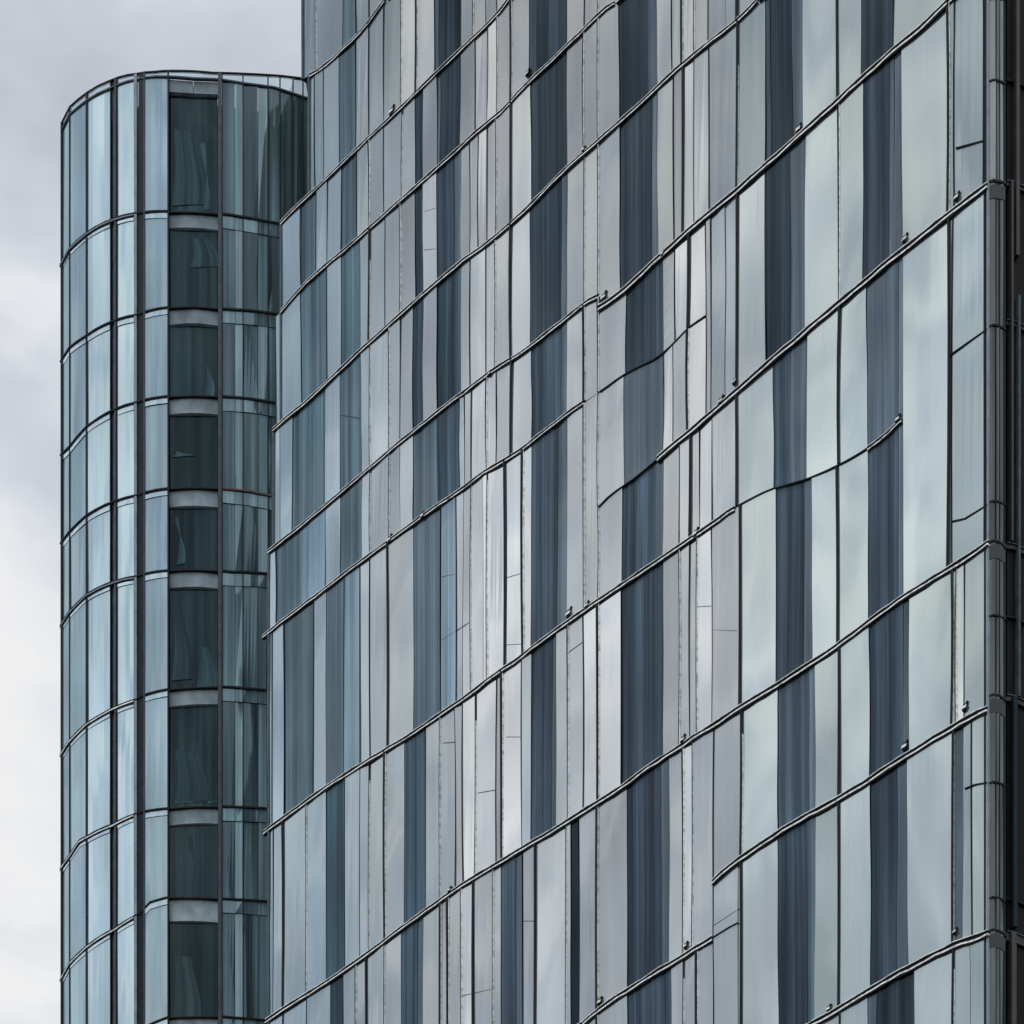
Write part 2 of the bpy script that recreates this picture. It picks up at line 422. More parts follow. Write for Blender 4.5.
B9 = "268 1 P 283 1 P 306 1 B 330 0 D 344 0 P 356 2 P 367 3 P 384 2 P 401 0 D 423 0 P 440 3 P 448 3 P 461 2 W 474 3 P 493 2 P 501 0 D 523 1 B 535 3 Q 566 2 P 571 0 K 579 1 B 597 3 P 627 0 D 669 0 P 683 2 W 692 2 P 713 1 P 741 3 Q 778 0 D 815 0 P 839 3 Q 869 0 D 909 0 Q 952 3 S 956 2 W 964 1 P 988"
B10 = "268 1 P 283 1 P 306 1 B 330 0 D 344 0 P 356 2 P 367 3 P 384 2 P 401 0 D 423 0 P 440 3 P 448 3 P 461 2 W 474 3 P 493 2 P 501 0 D 523 1 B 535 3 Q 566 2 P 571 0 K 579 1 B 597 3 P 627 0 D 671 0 P 683 2 P 697 3 P 713 1 P 741 3 Q 778 0 D 815 0 P 839 3 Q 870 0 D 908 0 Q 953 3 M 963 0 B 972 1 P 988"
B11 = "268 1 P 283 1 P 306 1 B 330 0 D 344 0 P 356 2 P 367 3 P 384 2 P 401 0 D 423 0 P 440 3 P 461 2 W 474 3 P 501 0 D 523 1 B 535 3 Q 566 2 P 579 1 B 597 3 P 627 0 D 671 0 P 683 2 P 713 1 P 741 3 Q 778 0 D 815 0 P 840 3 Q 867 0 D 914 0 Q 953 3 P 970 0 B 988"
_rs = random.Random(77)
def split_dark(o):
    """the curtain behind a dark light does not reach both sides: one side reads paler"""
    r = []
    for x, k, g, y in o:
        if g == 'D' and y - x > 17 and _rs.random() < .75:
            f = _rs.uniform(.14, .34)
            if _rs.random() < .7:
                r += [[x, k, 'D', y - (y - x) * f], [y - (y - x) * f, 0, 'M', y]]
            else:
                r += [[x, k, 'M', x + (y - x) * f * .6], [x + (y - x) * f * .6, 0, 'D', y]]
        else: r.append([x, k, g, y])
    return r
def clip(spec, a, b):
    t = spec.split(); r = []
    i = 0
    while i + 3 <= len(t) - 0 and i + 3 < len(t) + 1 and i + 3 <= len(t):
        if i + 3 > len(t) - 1: break
        r.append([float(t[i]), int(t[i + 1]), t[i + 2], float(t[i + 3])]); i += 3
    o = []
    for x, k, g, y in r:
        if y <= a + .5 or x >= b - .5: continue
        o.append([max(x, a), k if x >= a else 0, g, min(y, b)])
    return split_dark(o)

bands = []
bands.append((XAA, XA, clip(B0, 302, 988)))
bands.append((TOPS[1], TOPS[0], clip(B0, 302, 988)))
bands.append((TOPS[2], TOPS[1], clip(B0, 302, 988)))
bands.append((XA, XB, clip(B1, 309, 988)))
bands.append((XB, XC, clip(B2, 281, 988)))
bands.append((XC, XD, clip(B3, 276, 988)))
bands.append((XD, XE, clip(B4, 273, 988)))
bands.append((XE, lF, clip(B5, 268, 706)))
bands.append((XE, lFr, clip(B5R, 706, 988)))
bands.append((lF, lG, clip(B6L, 268, 598)))
bands.append((lF, lFr, clip(B6M, 598, 706)))
bands.append((lFr, lG, clip(B7M, 598, 898)))
bands.append((lFr, lH, clip(B7R, 898, 988)))
bands.append((lG, lH, clip(B8, 268, 898)))
bands.append((lH, XIl, clip(B9, 268, 713)))
bands.append((lH, lIr, clip(B9, 713, 988)))
bands.append((lIr, lI, clip(B10, 713, 738)))
bands.append((XIl, XJ, clip(B10, 268, 713)))
bands.append((XI_all, XJ, clip(B10, 738, 988)))
bands.append((lI, XJ, clip(B10, 713, 738)))
prev = XJ
for q in LOWS:
    bands.append((prev, q, clip(B11, 268, 988))); prev = q

rnd = random.Random(5)
pale, dark, mull = [], [], []
def visible(surf, u, zt, zb):
    vt = max(0, surf.v(u, zt)); vb = min(1024, surf.v(u, zb))
    return max(0.0, vb - vt)
def smoothstep(a, b, x):
    t = max(0, min(1, (x - a) / (b - a))); return t * t * (3 - 2 * t)
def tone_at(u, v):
    """tone of the glass over the front: darker high up and low on the left, lighter in the middle"""
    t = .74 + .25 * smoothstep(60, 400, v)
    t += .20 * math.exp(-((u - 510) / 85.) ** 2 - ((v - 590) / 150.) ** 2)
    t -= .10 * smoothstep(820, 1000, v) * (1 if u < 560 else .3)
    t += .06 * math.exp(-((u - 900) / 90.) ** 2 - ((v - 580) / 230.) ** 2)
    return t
for bi, (top, bot, cols) in enumerate(bands):
    waves = {}
    for x, k, g, y in cols:
        if k == 0 and x > cols[0][0]:
            A1, A2, p1, p2 = rnd.uniform(.005, .026), rnd.uniform(.0, .010), rnd.uniform(0, 6.3), rnd.uniform(0, 6.3)
            waves[x] = (lambda h, A1=A1, A2=A2, p1=p1, p2=p2: A1 * math.sin(3.1 * h + p1) + A2 * math.sin(8.5 * h + p2))
    for ci, (x, k, g, y) in enumerate(cols):
        um = (x + y) / 2
        zt, zb = zat(top, um), zat(bot, um)
        if zt - zb < .25: continue
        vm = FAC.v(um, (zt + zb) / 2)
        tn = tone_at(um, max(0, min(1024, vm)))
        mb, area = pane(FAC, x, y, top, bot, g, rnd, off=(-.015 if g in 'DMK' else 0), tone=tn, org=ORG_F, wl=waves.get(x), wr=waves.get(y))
        vis = visible(FAC, um, zt, zb) * (y - x)
        (dark if g in 'DMKN' else pale).append((vis, mb, g))
        if k:
            za, zz = zat(bot, x), zat(top, x)
            w, o1 = {1: (.012, .018), 2: (.020, .030), 3: (.052, .040)}[k]
            bow = rnd.uniform(-.03, .03)
            b_ = vbar(FAC, x, za + .02, zz - .02, w, -.05, o1, ORG_F, lean=rnd.uniform(-.03, .03), bow=bow)
            trim = None
            if k == 2 or (k == 3 and rnd.random() < .5):
                trim = vbar(FAC, x, za + .03, zz - .03, .018, -.04, .024, ORG_F, du=w / 2 + .012, bow=bow)
            vis = visible(FAC, x, zz, za) * (1 + k)
            mull.append((vis, b_, trim, k))
def emit(lst, name, mats, parent):
    lst.sort(key=lambda q: -q[0])
    big = [q for q in lst if q[0] > 0][:100]
    rest = [q for q in lst if q not in big] if len(lst) > 100 else lst[len(big):]
    for q in big: q[1].build(name, mats, parent)
    if rest:
        r = MB(parent.location)
        for q in rest: r.add(q[1])
        o = r.build(name, mats, parent, stuff=True)
def ident(lst):  # keep identity comparisons cheap
    return lst
def emit2(lst, name, mat, parent, org, cap=100):
    order = sorted(range(len(lst)), key=lambda i: -lst[i][0])
    big = [i for i in order if lst[i][0] > 0][:cap]
    bs = set(big)
    for i in big: lst[i][1].build(name, mat, parent)
    r = MB(org); n = 0
    for i in order:
        if i not in bs: r.add(lst[i][1]); n += 1
    if n: r.build(name, mat, parent, stuff=True)
emit2(pale, "window", GLASS, office, ORG_F)
emit2(dark, "dark_window", GLASS, office, ORG_F)
order = sorted(range(len(mull)), key=lambda i: -mull[i][0])
rest = MB(ORG_F); restt = MB(ORG_F)
for n, i in enumerate(order):
    vis, b_, trim, k = mull[i]
    if n < 100 and vis > 0:
        o = b_.build("mullion", FRAME, office)
        if trim: trim.build("trim", LIGHT, o)
    else:
        rest.add(b_)
        if trim: restt.add(trim)
ro = rest.build("mullion", FRAME, office, stuff=True)
restt.build("trim", LIGHT, ro, stuff=True)

# ---- ledges
def ledge(surf, line, ua, ub, parent, org, size=1.0, thin=False, rnd=rnd):
    if thin:
        return hbar(surf, line, ua, ub, -.012, .012, -.03, .025, org, .004, 0, rnd).build("transom", FRAME, parent)
    s = size
    o = hbar(surf, line, ua, ub, -.034 * s, .028 * s, -.05, .040 * s, org, .006, .0, rnd).build("ledge", BLACKM, parent)
    hbar(surf, line, ua, ub, .028 * s, .044 * s, -.04, .044 * s, org, .010, .004, rnd, 22).build("rail", LIGHT, o)
    hbar(surf, line, ua, ub, -.068 * s, -.036 * s, -.04, .044 * s, org, .012, .006, rnd, 20).build("rail", LIGHT, o)
    hbar(surf, line, ua, ub, -.094 * s, -.070 * s, -.04, .036 * s, org, .012, .006, rnd, 24).build("rail", FRAME, o)  # dark bar standing in for the shadow line below the ledge
    return o
for l, a, b, s in ((lA, 310, 385, .8), (lB, 281, 510, .8), (lC, 281, 615, .85), (lD, 273, 758, .9), (lEl, 268, 598, .85), (lEr, 599, 948, 1.15),
                   (lF, 263, 584, .85), (lFr, 658, 988, 1.15), (lG, 264, 735, .95), (lH, 266, 989, 1.0), (lIr, 713, 988, 1.1), (lI, 584, 713, 1.05), (lJ, 813, 989, 1.15)):
    ledge(FAC, l, a, b, office, ORG_F, s)
for l, a, b in ((lF, 600, 706), (lFr, 599, 658), (lG, 735, 868), (lI, 713, 738)):
    ledge(FAC, l, a, b, office, ORG_F, thin=True)
ledge(FAC, lG, 868, 902, office, ORG_F, .8)
for l, a, b in ((FL((948, 357), (965, 345), (987, 330)), 948, 988), (FL((952, 522), (965, 519), (977, 512), (988, 505)), 952, 988),
                (FL((955, 149), (970, 145), (984, 141)), 956, 984), (FL((965, 789), (975, 785), (988, 783)), 965, 988)):
    ledge(FAC, l, a, b, office, ORG_F, thin=True)
for l, a, b in ((XAA, 302, 988), (TOPS[1], 302, 988), (TOPS[2], 302, 988), (XA, 388, 988), (XB, 512, 988), (XC, 617, 988), (XD, 760, 988), (XE, 950, 988),
                (XIl, 268, 583), (XJ, 268, 812), (LOWS[0], 268, 988), (LOWS[1], 268, 988), (LOWS[2], 268, 988)):
    ledge(FAC, l, a, b, office, ORG_F, 1.0)

# faint joints inside some panes
for ua, va, ub, vb in ((441, 577, 456, 574), (442, 640, 470, 622), (569, 652, 583, 642), (697, 607, 711, 606), (714, 630, 737, 631), (424, 212, 436, 208), (424, 250, 436, 249),
                       (443, 743, 455, 742), (478, 793, 495, 790), (506, 737, 522, 737), (523, 921, 535, 921), (461, 996, 493, 989), 
                       (506, 578, 523, 573), (506, 645, 523, 644), (341, 415, 360, 418), (713, 926, 739, 909)):
    hbar(FAC, [(ua, FAC.z(ua, va)), (ub, FAC.z(ub, vb))], ua, ub, -.006, .006, -.03, .008, ORG_F, 0, 0, rnd).build("transom", JOINT, office)

# ---- fixing brackets sitting on the ledges
def bracket(u, v, s=1.0):
    z = FAC.z(u, v)
    mb = MB(ORG_F)
    mb.add(vbar(FAC, u, z - .08 * s, z + .10 * s, .12 * s, -.01, .055, ORG_F, lean=.04 * s))
    mb.add(vbar(FAC, u, z + .03, z + .17 * s, .035, .0, .04, ORG_F, du=.05 * s, lean=.06 * s))
    o = mb.build("bracket", FRAME, office)
    vbar(FAC, u, z - .02, z + .04 * s, .16 * s, .05, .07, ORG_F, lean=.03).build("bolt", LIGHT, o)
for u, v, s in ((392, 110, 1.5), (569, 612, 1.5), (587, 604, 1.1), (423, 514, 1.1), (390, 538, 1.3), (604, 296, 1.4), (528, 72, 1.1), (584, 148, .8),
                (721, 400, 1.3), (799, 128, 1.2), (735, 380, 1.1), (696, 532, 1.3), (683, 738, 1.2), (905, 238, 1.2), (957, 196, 1.1),
                (905, 745, 1.3), (965, 706, 1.2), (829, 1007, 1.0), (955, 930, .9), (686, 944, 1.0), (490, 372, .8), (663, 252, 1.0), (898, 418, 1.1),
                (450, 888, .9), (600, 1000, 1.2)):
    bracket(u, v + 3, s * .58)

# ---- structure of the block behind its glass
def prism(poly, z0, z1, org):
    mb = MB(org); n = len(poly)
    for i in range(n):
        a, b = poly[i], poly[(i + 1) % n]
        mb.quad([(a[0], a[1], z0), (b[0], b[1], z0), (b[0], b[1], z1), (a[0], a[1], z1)])
    mb.quad([(p[0], p[1], z1) for p in poly]); mb.quad([(p[0], p[1], z0) for p in reversed(poly)])
    return mb
NB = Vector((.708, .706))
def fp(u, off):
    p = FAC.pos(u, 0, off); return (p.x, p.y)
ztop = TOPS[2][0][1] + .4
zstep = zat(lB, 281) - .1
pb = fp(988, -.08); bk = (pb[0] + NB.x * 17, pb[1] + NB.y * 17)
pl = fp(311, -.08); pu = fp(304, -.08)
prism([pl, pb, bk, (pl[0] + 13, pl[1] + 23), (pl[0] + .35, pl[1] + 9)], 0, ztop, ORG_F).build("wall", BLACK, office)
pl2 = fp(282, -.08); pl3 = fp(311.4, -.08)
prism([pu, fp(311.5, -.08), (pl[0] + .3, pl[1] + 5), (pu[0] + .3, pu[1] + 5)], zat(lA, 305) - .1, ztop, ORG_F).build("wall", BLACK, office)
prism([pl2, pl3, (pl3[0] + .3, pl3[1] + 8), (pl2[0], pl2[1] + 6.4)], 0, zstep, ORG_F).build("wall", BLACK, office)
pl4 = fp(270, -.08); pl5 = fp(282.2, -.08)
prism([pl4, pl5, (pl5[0], pl5[1] + 6), (pl4[0], pl4[1] + 5.8)], 0, zat(lE, 268), ORG_F).build("wall", BLACK, office)
prism([(p[0], p[1]) for p in [fp(304, .02), fp(988, .02), (bk[0] + .1, bk[1] + .1), (pl[0] + 13, pl[1] + 23.1)]], ztop, ztop + .35, ORG_F).build("roof", GREYM, office)
# edge posts on the left steps of the front
for u, zb_, zt_, m in ((303, zat(lA, 303), ztop, GREYM), (309.2, zat(lB, 309), zat(lA, 309), GREYM), (281.2, zat(lD, 281), zat(lB, 281), GREYM), (273.5, zat(lEl, 273), zat(lD, 273), GREYM),
                       (269, LOWS[2][0][1], zat(lEl, 269), GREYM)):
    vbar(FAC, u, zb_, zt_, .07, -.5, .03, ORG_F).build("edge_post", m, office)
# corner posts on the right
zlow = LOWS[2][0][1]
vbar(FAC, 988.0, zlow, ztop, .045, -.10, .02, ORG_F).build("corner_post", PALEM, office)
vbar(FAC, 985.2, zlow, ztop, .025, -.05, .03, ORG_F).build("corner_post", FRAME, office)
# low storeys to the street
lowb = MB(ORG_F)
for x, k, g, y in clip(B11, 268, 988):
    m_, _ = pane(FAC, x, y, LOWS[2], [(UL, .2), (UR, .2)], g, rnd, org=ORG_F)
    lowb.add(m_)
lowb.build("street_storey_glazing", GLASS, office, stuff=True)

# ---- dark glass bay round the corner
ringsv = [(-230, 0), (-110, 0), (0, 0), (82, 2), (183, 1), (327, 3), (503, 2), (543, 5), (617, 3), (697, 4), (784, 2), (899, 3), (932, 4), (1040, 3), (1160, 3)]
bcols = [(989, 996, 'N'), (996, 999.5, 'M'), (999.5, 1003.5, 'N'), (1003.5, 1006, 'K')]
prv = None
for v, h in ringsv:
    ln = [(988, BAY.z(988, v)), (993, BAY.z(993, v - 2)), (999, BAY.z(999, v - 1)), (1006, BAY.z(1006, v + h))]
    if prv:
        for a, b, g in bcols:
            mb, _ = pane(BAY, a, b, prv, ln, g, rnd, tone=.95 if v < 190 else .42, org=ORG_F)
            mb.build("corner_window", GLASS, office)
    if v > -200:
        big = v in (183, 543, 697, 932)
        o = hbar(BAY, ln, 989, 1006, -.018, .018, -.03, .018, ORG_F, 0, 0, rnd).build("ledge", FRAME, office)
        if big:
            hbar(BAY, shifted(ln, -.22), 989.5, 1005, -.14, .14, -.03, .014, ORG_F, 0, 0, rnd).build("band", plain("bay_band", (.035, .042, .045), .4), o)
            hbar(BAY, ln, 989, 1006, .02, .035, -.03, .022, ORG_F, 0, 0, rnd).build("rail", GREYM, o)
    prv = ln
for u in (996, 999.6, 1003.6):
    vbar(BAY, u, 20, ztop, .018, -.05, .012, ORG_F).build("mullion", FRAME, office)
q1 = BAY.pos(989, 0, -.07); q2 = BAY.pos(1006, 0, -.07)
prism([(q1.x, q1.y), (q2.x, q2.y), (q2.x, q2.y + 4), (q1.x + .1, q1.y + 4)], 0, ztop, ORG_F).build("wall", BLACK, office)

# =================================================================== DARK BUILDING AT THE RIGHT EDGE
o_ = DRK.xy(1100); ORG_D = Vector((o_.x, o_.y, 0))
dk = thing("dark_building", "near black building with grey fins beside the corner of the office block", "building", ORG_D)
q1 = DRK.pos(1007, 0, 0); q2 = DRK.pos(1290, 0, 0)
prism([(q1.x, q1.y), (q2.x, q2.y), (q2.x + 2, q2.y + 12), (q1.x, q1.y + 3)], 0, ztop - 2, ORG_D).build("wall", STONE, dk)
for u, w, z0v, z1v, m in ((1014.5, .085, 260, -300, DGREY), (1009, .05, 545, 185, DGREY), (1016, .05, 700, 300, GREYM), (1012, .10, 930, 700, NAVY),
                          (1010.5, .12, 1300, 935, DGREY), (1040, .15, 1300, -300, DGREY), (1064, .15, 1300, -300, DGREY), (1090, .15, 1300, -300, DGREY), (1130, .15, 1300, -300, DGREY),
                          (1180, .15, 1300, -300, DGREY), (1240, .15, 1300, -300, DGREY)):
    vbar(DRK, u, DRK.z(u, z0v), DRK.z(u, z1v), w, .0, .14, ORG_D).build("fin", m, dk)
for v, h in ((82, .04), (186, .10), (325, .10), (548, .12), (618, .05), (700, .14), (900, .04), (938, .26), (1090, .1)):
    ln = [(1005, DRK.z(1005, v)), (1012, DRK.z(1012, v + 1)), (1025, DRK.z(1025, v + 7)), (1290, DRK.z(1025, v + 7))]
    o = hbar(DRK, ln, 1005, 1290, -h / 3, h / 3, 0, .06, ORG_D, 0, 0, rnd, 40).build("floor_band", DGREY if h > .06 else FRAME, dk)
    if h > .09:
        hbar(DRK, ln, 1005, 1290, h / 3 + .01, h / 3 + .03, 0, .09, ORG_D, 0, 0, rnd, 40).build("rail", GREYM, o)

# =================================================================== ROUND TOWER
o_ = TOW.xy(170); ORG_T = Vector((o_.x, o_.y + 3, 0))
tow = thing("round_tower", "round glass tower with a dark shaft crossed by white slab edges", "building", ORG_T)
def TL(*p): return L(TOW, p)
R = [
 TL((62, 123), (70, 107), (87, 93), (110, 81), (137, 74), (155, 72), (170, 71), (195, 71.5), (213, 73), (245, 74), (280, 76), (313, 80), (320, 81)),
 TL((62, 264), (70, 249), (88, 233), (113, 220), (137, 214), (155, 212), (170, 212), (219, 214), (240, 217), (279, 224), (320, 232)),
 TL((62, 361), (70, 348), (87, 336), (113, 322), (137, 315.5), (167, 308), (195, 307), (220, 309), (250, 311), (281, 315), (320, 321)),
 TL((61, 456), (70, 447), (87, 427), (100, 418), (115, 410), (137, 403), (167, 397), (195, 396), (222, 397), (250, 399), (279, 404), (320, 409)),
 TL((61, 544), (70, 532), (87, 516), (115, 502), (137, 496), (167, 489), (195, 488), (222, 489), (250, 492), (274, 497), (320, 502)),
 TL((61, 626), (70, 612), (87, 595), (115, 582), (137, 577), (167, 571), (195, 570), (230, 572), (267, 574), (320, 577)),
 TL((62, 754), (70, 741), (87, 724), (100, 716), (113, 709), (137, 700), (143, 696), (167, 690), (195, 688), (222, 687), (272, 691), (320, 694)),
 TL((62, 868), (70, 856), (80, 841), (87, 837), (113, 825), (137, 814), (167, 809), (195, 807), (222, 807), (270, 809), (320, 811)),
 TL((62, 979), (70, 963), (87, 947), (115, 929), (140, 914), (150, 903), (167, 898), (222, 899), (270, 902), (320, 905)),
 TL((62, 1092), (87, 1062), (115, 1046), (140, 1030), (167, 1018), (222, 1017), (270, 1021), (320, 1025)),
]
for i in range(8): R.append(shifted(R[-1], -3.3))
PAR = TL((62, 131), (70, 115), (87, 101), (110, 89), (137, 80), (167, 77), (195, 79), (220, 80), (245, 84), (275, 88), (305, 98), (320, 101))   # foot of the glass parapet
towcols = "62 0 B 70 1 B 87 2 Q 110 4 Q 134 5 B 168 1 D 218 4 M 235 0 N 243 1 M 258 0 N 268 1 M 280 1 M 293 1 M 303 1 M 313"
tt = towcols.split()
tcols = []
for i in range(0, len(tt) - 3, 3): tcols.append((float(tt[i]), int(tt[i + 1]), tt[i + 2], float(tt[i + 3])))
slabh = {1: 11, 2: 12, 3: 13, 4: 14, 5: 13, 6: 13, 7: 13, 8: 20}
tp, tdp, tm = [], [], []
for i in range(len(R) - 1):
    top = PAR if i == 0 else R[i]
    bot = R[i + 1]
    for x, k, g, y in tcols:
        ua, ub = x, y
        if k == 4 and x == 110: ua = 117
        if k == 5: ua = 145
        if k == 4 and x == 218: ua = 222
        head = 0.0
        if i > 0 and g != 'D': head = .20 if x < 200 else .42
        if i > 0 and g == 'D': head = 0
        um = (ua + ub) / 2
        off = -.22 if g == 'D' else 0.0
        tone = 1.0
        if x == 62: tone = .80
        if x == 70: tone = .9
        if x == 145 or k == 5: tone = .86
        mb, _ = pane(TOW, ua, ub, top, bot, g, rnd, off=off, zt=head, tone=tone, tilt=.010, org=ORG_T)
        vis = visible(TOW, um, zat(top, um), zat(bot, um)) * (ub - ua)
        (tdp if g in 'DMN' else tp).append((vis, mb, g))
        if head:
            # head panel under each floor line
            lo = shifted(top, -head)
            hb, _ = pane(TOW, ua, ub, top, lo, 'Q' if x < 200 else 'N', rnd, off=.012, tone=1.0 if x < 200 else .95, tilt=.004, org=ORG_T)
            (tp if x < 200 else tdp).append((vis * .15, hb, g))
        if k:
            za, zz = zat(bot, x), zat(top if i else R[0], x)
            if k in (1, 2):
                tm.append((vis * 0 + visible(TOW, x, zz, za) + .1, vbar(TOW, x, za, zz, .034 * k, -.05, .03, ORG_T)))
# pale things standing behind the dark glass of the shaft
for va, vb, ua, ub, k in ((122, 200, 171, 200, 1.0), (135, 205, 203, 205, 1.6), (231, 262, 190, 216, .9), (350, 392, 202, 210, 1.5), (445, 452, 172, 190, 1.2), (510, 560, 176, 180, 1.0),
                       (600, 676, 171, 187, .7), (640, 684, 196, 214, .8), (745, 798, 171, 203, 1.1), (795, 799, 171, 216, 1.6), (830, 895, 190, 193, 1.2), (950, 1020, 172, 196, .8)):
    tl = [(ua, TOW.z(ua, va)), (ub, TOW.z(ub, va + 3))]; bl = [(ua, TOW.z(ua, vb)), (ub, TOW.z(ub, vb - 2))]
    mb, _ = pane(TOW, ua, ub, tl, bl, 'D', rnd, off=-.205, tone=1.9 * k, tilt=.002, org=ORG_T, wl=lambda h: .10 * math.sin(2.6 * h), wr=lambda h: .16 * math.sin(3.4 * h + 1))
    mb.build("blind", GLASS, tow)
# parapet glazing
tpp = []
for a, b in ((62, 87), (87, 110), (117, 134), (145, 168), (168, 218), (222, 243), (243, 275), (275, 311)):
    us = [a + (b - a) * j / 3 for j in range(4)]
    mb = MB(ORG_T)
    for c, d in zip(us, us[1:]):
        zz = lambda u, l: zat(l, u)
        mb.quad([TOW.pos(c, zat(PAR, c) + .01, .01), TOW.pos(d, zat(PAR, d) + .01, .01), TOW.pos(d, zat(R[0], d), .01), TOW.pos(c, zat(R[0], c), .01)],
                [(TOW.s_of(c), 0), (TOW.s_of(d), 0), (TOW.s_of(d), .4), (TOW.s_of(c), .4)])
    mb.build("parapet_pane", CLEAR, tow)
emit2(tp, "window", GLASS, tow, ORG_T)
emit2(tdp, "dark_window", GLASS, tow, ORG_T)
emit2(tm, "mullion", FRAME, tow, ORG_T)
zb_t = R[-1][5][1]; 
# pilasters running the full height
for u, w, m, o1, nm in ((111.0, .03, FRAME, .03, "pilaster"), (115.6, .055, GREYM, .03, "pilaster"), (117.3, .02, FRAME, .03, "pilaster"),
                        (135.9, .09, PALEM, .04, "pilaster"), (114, .16, GREYM, -.035, "pilaster"), (141.4, .17, NAVY, .02, "pilaster"), (144.6, .03, GREYM, .05, "pilaster"),
                        (168.3, .04, FRAME, .05, "pilaster"), (219.8, .10, GREYM, .04, "pilaster"), (222.2, .03, FRAME, .06, "pilaster"),
                        (62.4, .06, FRAME, .05, "pilaster"), (318, .3, GREYM, .02, "pilaster")):
    zt_ = zat(R[0], u) - .02
    if u == 318: zt_ = zat(PAR, 305)
    vbar(TOW, u, zb_t, zt_, w, -.4 if 168 <= u <= 220 else -.06, o1, ORG_T).build(nm, m, tow)
# rings at each floor
for i in range(len(R)):
    if i == 0:
        o = hbar(TOW, R[0], 61.5, 314, -.020, .014, -.05, .03, ORG_T, 0, 0, rnd, 10).build("rim", FRAME, tow)
        hbar(TOW, PAR, 62, 312, -.02, .02, -.05, .04, ORG_T, 0, 0, rnd, 10).build("transom", GREYM, tow)
        continue
    thick = i in (1, 5, 6, 7, 8)
    e = 312 if i == 1 else 300
    o = hbar(TOW, R[i], 61, 168, -.022, .02, -.05, .05, ORG_T, .004, 0, rnd, 9).build("ring_ledge", FRAME, tow)
    if thick:
        hbar(TOW, R[i], 61, 134, -.062, -.030, -.05, .055, ORG_T, .008, .005, rnd, 12).build("rail", PALEM if i < 6 else LIGHT, o)
        hbar(TOW, R[i], 61, 134, -.088, -.068, -.05, .035, ORG_T, .006, .005, rnd, 12).build("rail", FRAME, o)
    hbar(TOW, R[i], 222, e, -.03, .02, -.05, .05, ORG_T, .006, 0, rnd, 12).build("ring_ledge", RUST if i == 4 else FRAME, tow)
    # white slab edge across the dark shaft
    h = slabh.get(i, 13) / F * 80
    ln = R[i]
    mb = MB(ORG_T)
    us = [168.6, 178, 188, 198, 208, 218.6]
    for a, b in zip(us, us[1:]):
        sec = []
        for u in (a, b):
            bulge = .03 * math.sin(math.pi * (u - 168) / 50)
            z = zat(ln, u)
            sec.append([TOW.pos(u, z - h - .02, -.24), TOW.pos(u, z - h, -.17 + bulge), TOW.pos(u, z - .01, -.10 + bulge), TOW.pos(u, z - .01, -.24)])
        mb.hexa(sec[0] + sec[1])
    o = mb.build("slab_edge", SLAB, tow)
    hbar(TOW, ln, 168, 219, -.012, .02, -.25, .01, ORG_T, 0, 0, rnd, 10).build("rail", FRAME, o)
hm = MB(ORG_T)
for a, b in ((168.8, 193), (193.4, 218.4)):
    sec = [[TOW.pos(u, zat(PAR, u) - dz, of) for dz, of in ((.34, -.24), (.32, -.12), (.02, -.06), (.02, -.24))] for u in (a, b)]
    hm.hexa(sec[0] + sec[1])
hm.build("slab_edge", SLAB, tow)
# body
poly = []
for u in (62.5, 66, 72, 80, 90, 100, 112, 125, 140, 155, 170, 185, 200, 215, 230, 245, 260, 275, 290, 304, 316):
    p = TOW.pos(u, 0, -.30 if u > 80 else -.12); poly.append((p.x, p.y))
pe = TOW.pos(316, 0, 0); ps = TOW.pos(62, 0, 0)
body = poly + [(pe.x + .4, pe.y + 4), (pe.x - 1, pe.y + 7), (ps.x + 3, ps.y + 6.5), (ps.x + 1, ps.y + 4.5), (ps.x + .12, ps.y + 1.8)]
mb = prism(body, 0, zat(PAR, 170) - .45, ORG_T)
mb.build("wall", BLACK, tow)
# glazing of the far side of the curve
back = MB(ORG_T)
bp_ = [(ps.x, ps.y), (ps.x + .08, ps.y + 1.2), (ps.x + .5, ps.y + 3.2), (ps.x + 1.5, ps.y + 5.4), (ps.x + 3, ps.y + 6.9), (pe.x - 1, pe.y + 7.4)]
ztw = zat(R[0], 62)
for a, b in zip(bp_, bp_[1:]):
    for j in range(14):
        z1 = ztw - .1 - j * 3.3
        back.quad([(b[0], b[1], z1 - 3.2), (a[0], a[1], z1 - 3.2), (a[0], a[1], z1), (b[0], b[1], z1)], None, (.16, .23, .27, .4), (rnd.random(), .2, 0, 1))
back.build("rear_glazing", GLASS, tow)

# =================================================================== GROUND
gm = MB((0, 0, 0))
gm.quad([(-3000, -3000, 0), (3000, -3000, 0), (3000, 3000, 0), (-3000, 3000, 0)])
g = gm.build("ground", plain("asphalt", (.05, .05, .052), .9, 0, .2, .3))
g["kind"] = "structure"
pm = MB((0, 0, 0))
def gp(u, off): 
    p = FAC.pos(u, 0, off); return (p.x, p.y)
a, b = gp(250, 5.5), gp(1000, 5.5); c, d = gp(1000, .05), gp(250, .05)
prism([a, b, c, d], .0, .14, (0, 0, 0)).build("pavement", plain("paving", (.25, .25, .24), .85, 0, .2, 1.5))["kind"] = "structure"

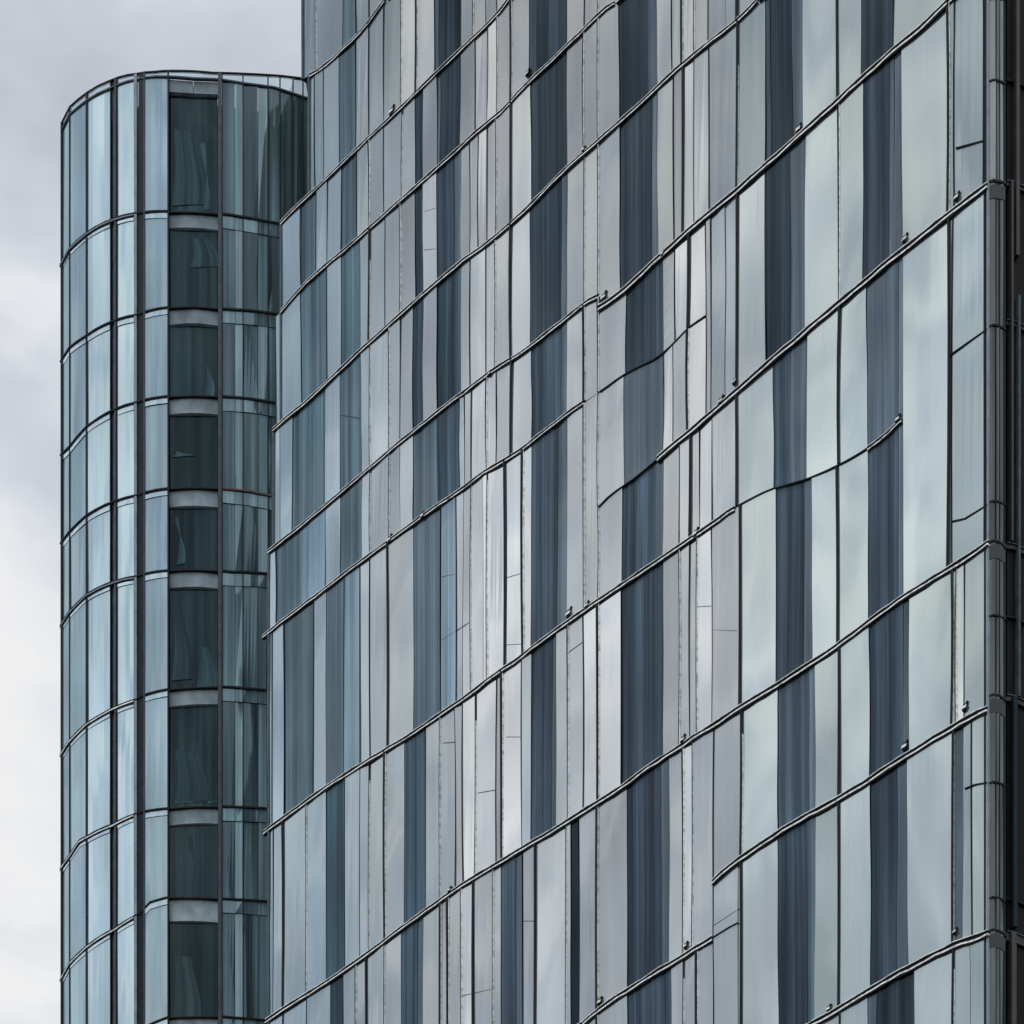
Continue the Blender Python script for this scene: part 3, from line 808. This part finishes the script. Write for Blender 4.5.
# =================================================================== LIGHT AND SKY
SUN_EL, SUN_ROT = math.radians(66), math.radians(205)
w = bpy.data.worlds.new("World"); C.world = w; w.use_nodes = True
nt = w.node_tree; N = nt.nodes; K = nt.links; N.clear()
out = N.new("ShaderNodeOutputWorld")
sky = N.new("ShaderNodeTexSky"); sky.sky_type = 'NISHITA'; sky.sun_disc = False
sky.sun_elevation = SUN_EL; sky.sun_rotation = SUN_ROT; sky.dust_density = 2.0
bg1 = N.new("ShaderNodeBackground"); bg1.inputs[1].default_value = .10; K.new(sky.outputs[0], bg1.inputs[0])
tc = N.new("ShaderNodeTexCoord")
mp = N.new("ShaderNodeMapping"); mp.inputs["Scale"].default_value = (1, 1, 1.9); mp.inputs["Location"].default_value = (3.1, 1.7, .4)
K.new(tc.outputs["Generated"], mp.inputs[0])
def wn(scale, detail, dist, rough=.5):
    n = N.new("ShaderNodeTexNoise"); n.inputs["Scale"].default_value = scale; n.inputs["Detail"].default_value = detail
    n.inputs["Distortion"].default_value = dist; n.inputs["Roughness"].default_value = rough
    K.new(mp.outputs[0], n.inputs["Vector"]); return n.outputs["Fac"]
n1 = wn(4.2, 5, .3, .5); n2 = wn(13.0, 4, .2, .5)
ad = N.new("ShaderNodeMath"); ad.operation = 'MULTIPLY_ADD'; K.new(n2, ad.inputs[0]); ad.inputs[1].default_value = .55; K.new(n1, ad.inputs[2])
cr = N.new("ShaderNodeValToRGB"); K.new(ad.outputs[0], cr.inputs[0])
e = cr.color_ramp.elements
e[0].position = .62; e[0].color = (.52, .56, .62, 1)
e[1].position = .92; e[1].color = (.92, .92, .92, 1)
x = e.new(.74); x.color = (.64, .685, .75, 1)
x = e.new(.84); x.color = (.82, .84, .87, 1)
bg2 = N.new("ShaderNodeBackground"); bg2.inputs[1].default_value = 1.0; K.new(cr.outputs[0], bg2.inputs[0])
mx = N.new("ShaderNodeMixShader"); mx.inputs[0].default_value = .93
K.new(bg1.outputs[0], mx.inputs[1]); K.new(bg2.outputs[0], mx.inputs[2]); K.new(mx.outputs[0], out.inputs[0])

sd = bpy.data.lights.new("sun", 'SUN'); sd.energy = 1.0; sd.angle = math.radians(20); sd.color = (1, .97, .93)
so = bpy.data.objects.new("sun", sd); COL.objects.link(so)
dv = Vector((math.sin(SUN_ROT) * math.cos(SUN_EL), math.cos(SUN_ROT) * math.cos(SUN_EL), math.sin(SUN_EL)))
so.rotation_euler = dv.to_track_quat('Z', 'Y').to_euler(); so.location = dv * 200

# =================================================================== CAMERA
cd = bpy.data.cameras.new("camera"); cam = bpy.data.objects.new("camera", cd); COL.objects.link(cam)
cd.sensor_width = 36; cd.lens = 36 * F / 1024; cd.sensor_fit = 'HORIZONTAL'
cd.shift_y = (V0 - 512) / 1024.0
cam.location = (0, 0, CAMZ); cam.rotation_euler = (math.radians(90), 0, 0)
cd.clip_start = .5; cd.clip_end = 10000
C.camera = cam
C.view_settings.view_transform = 'Standard'; C.view_settings.look = 'None'
C.view_settings.exposure = 0; C.view_settings.gamma = 1
C.render.engine = 'CYCLES'
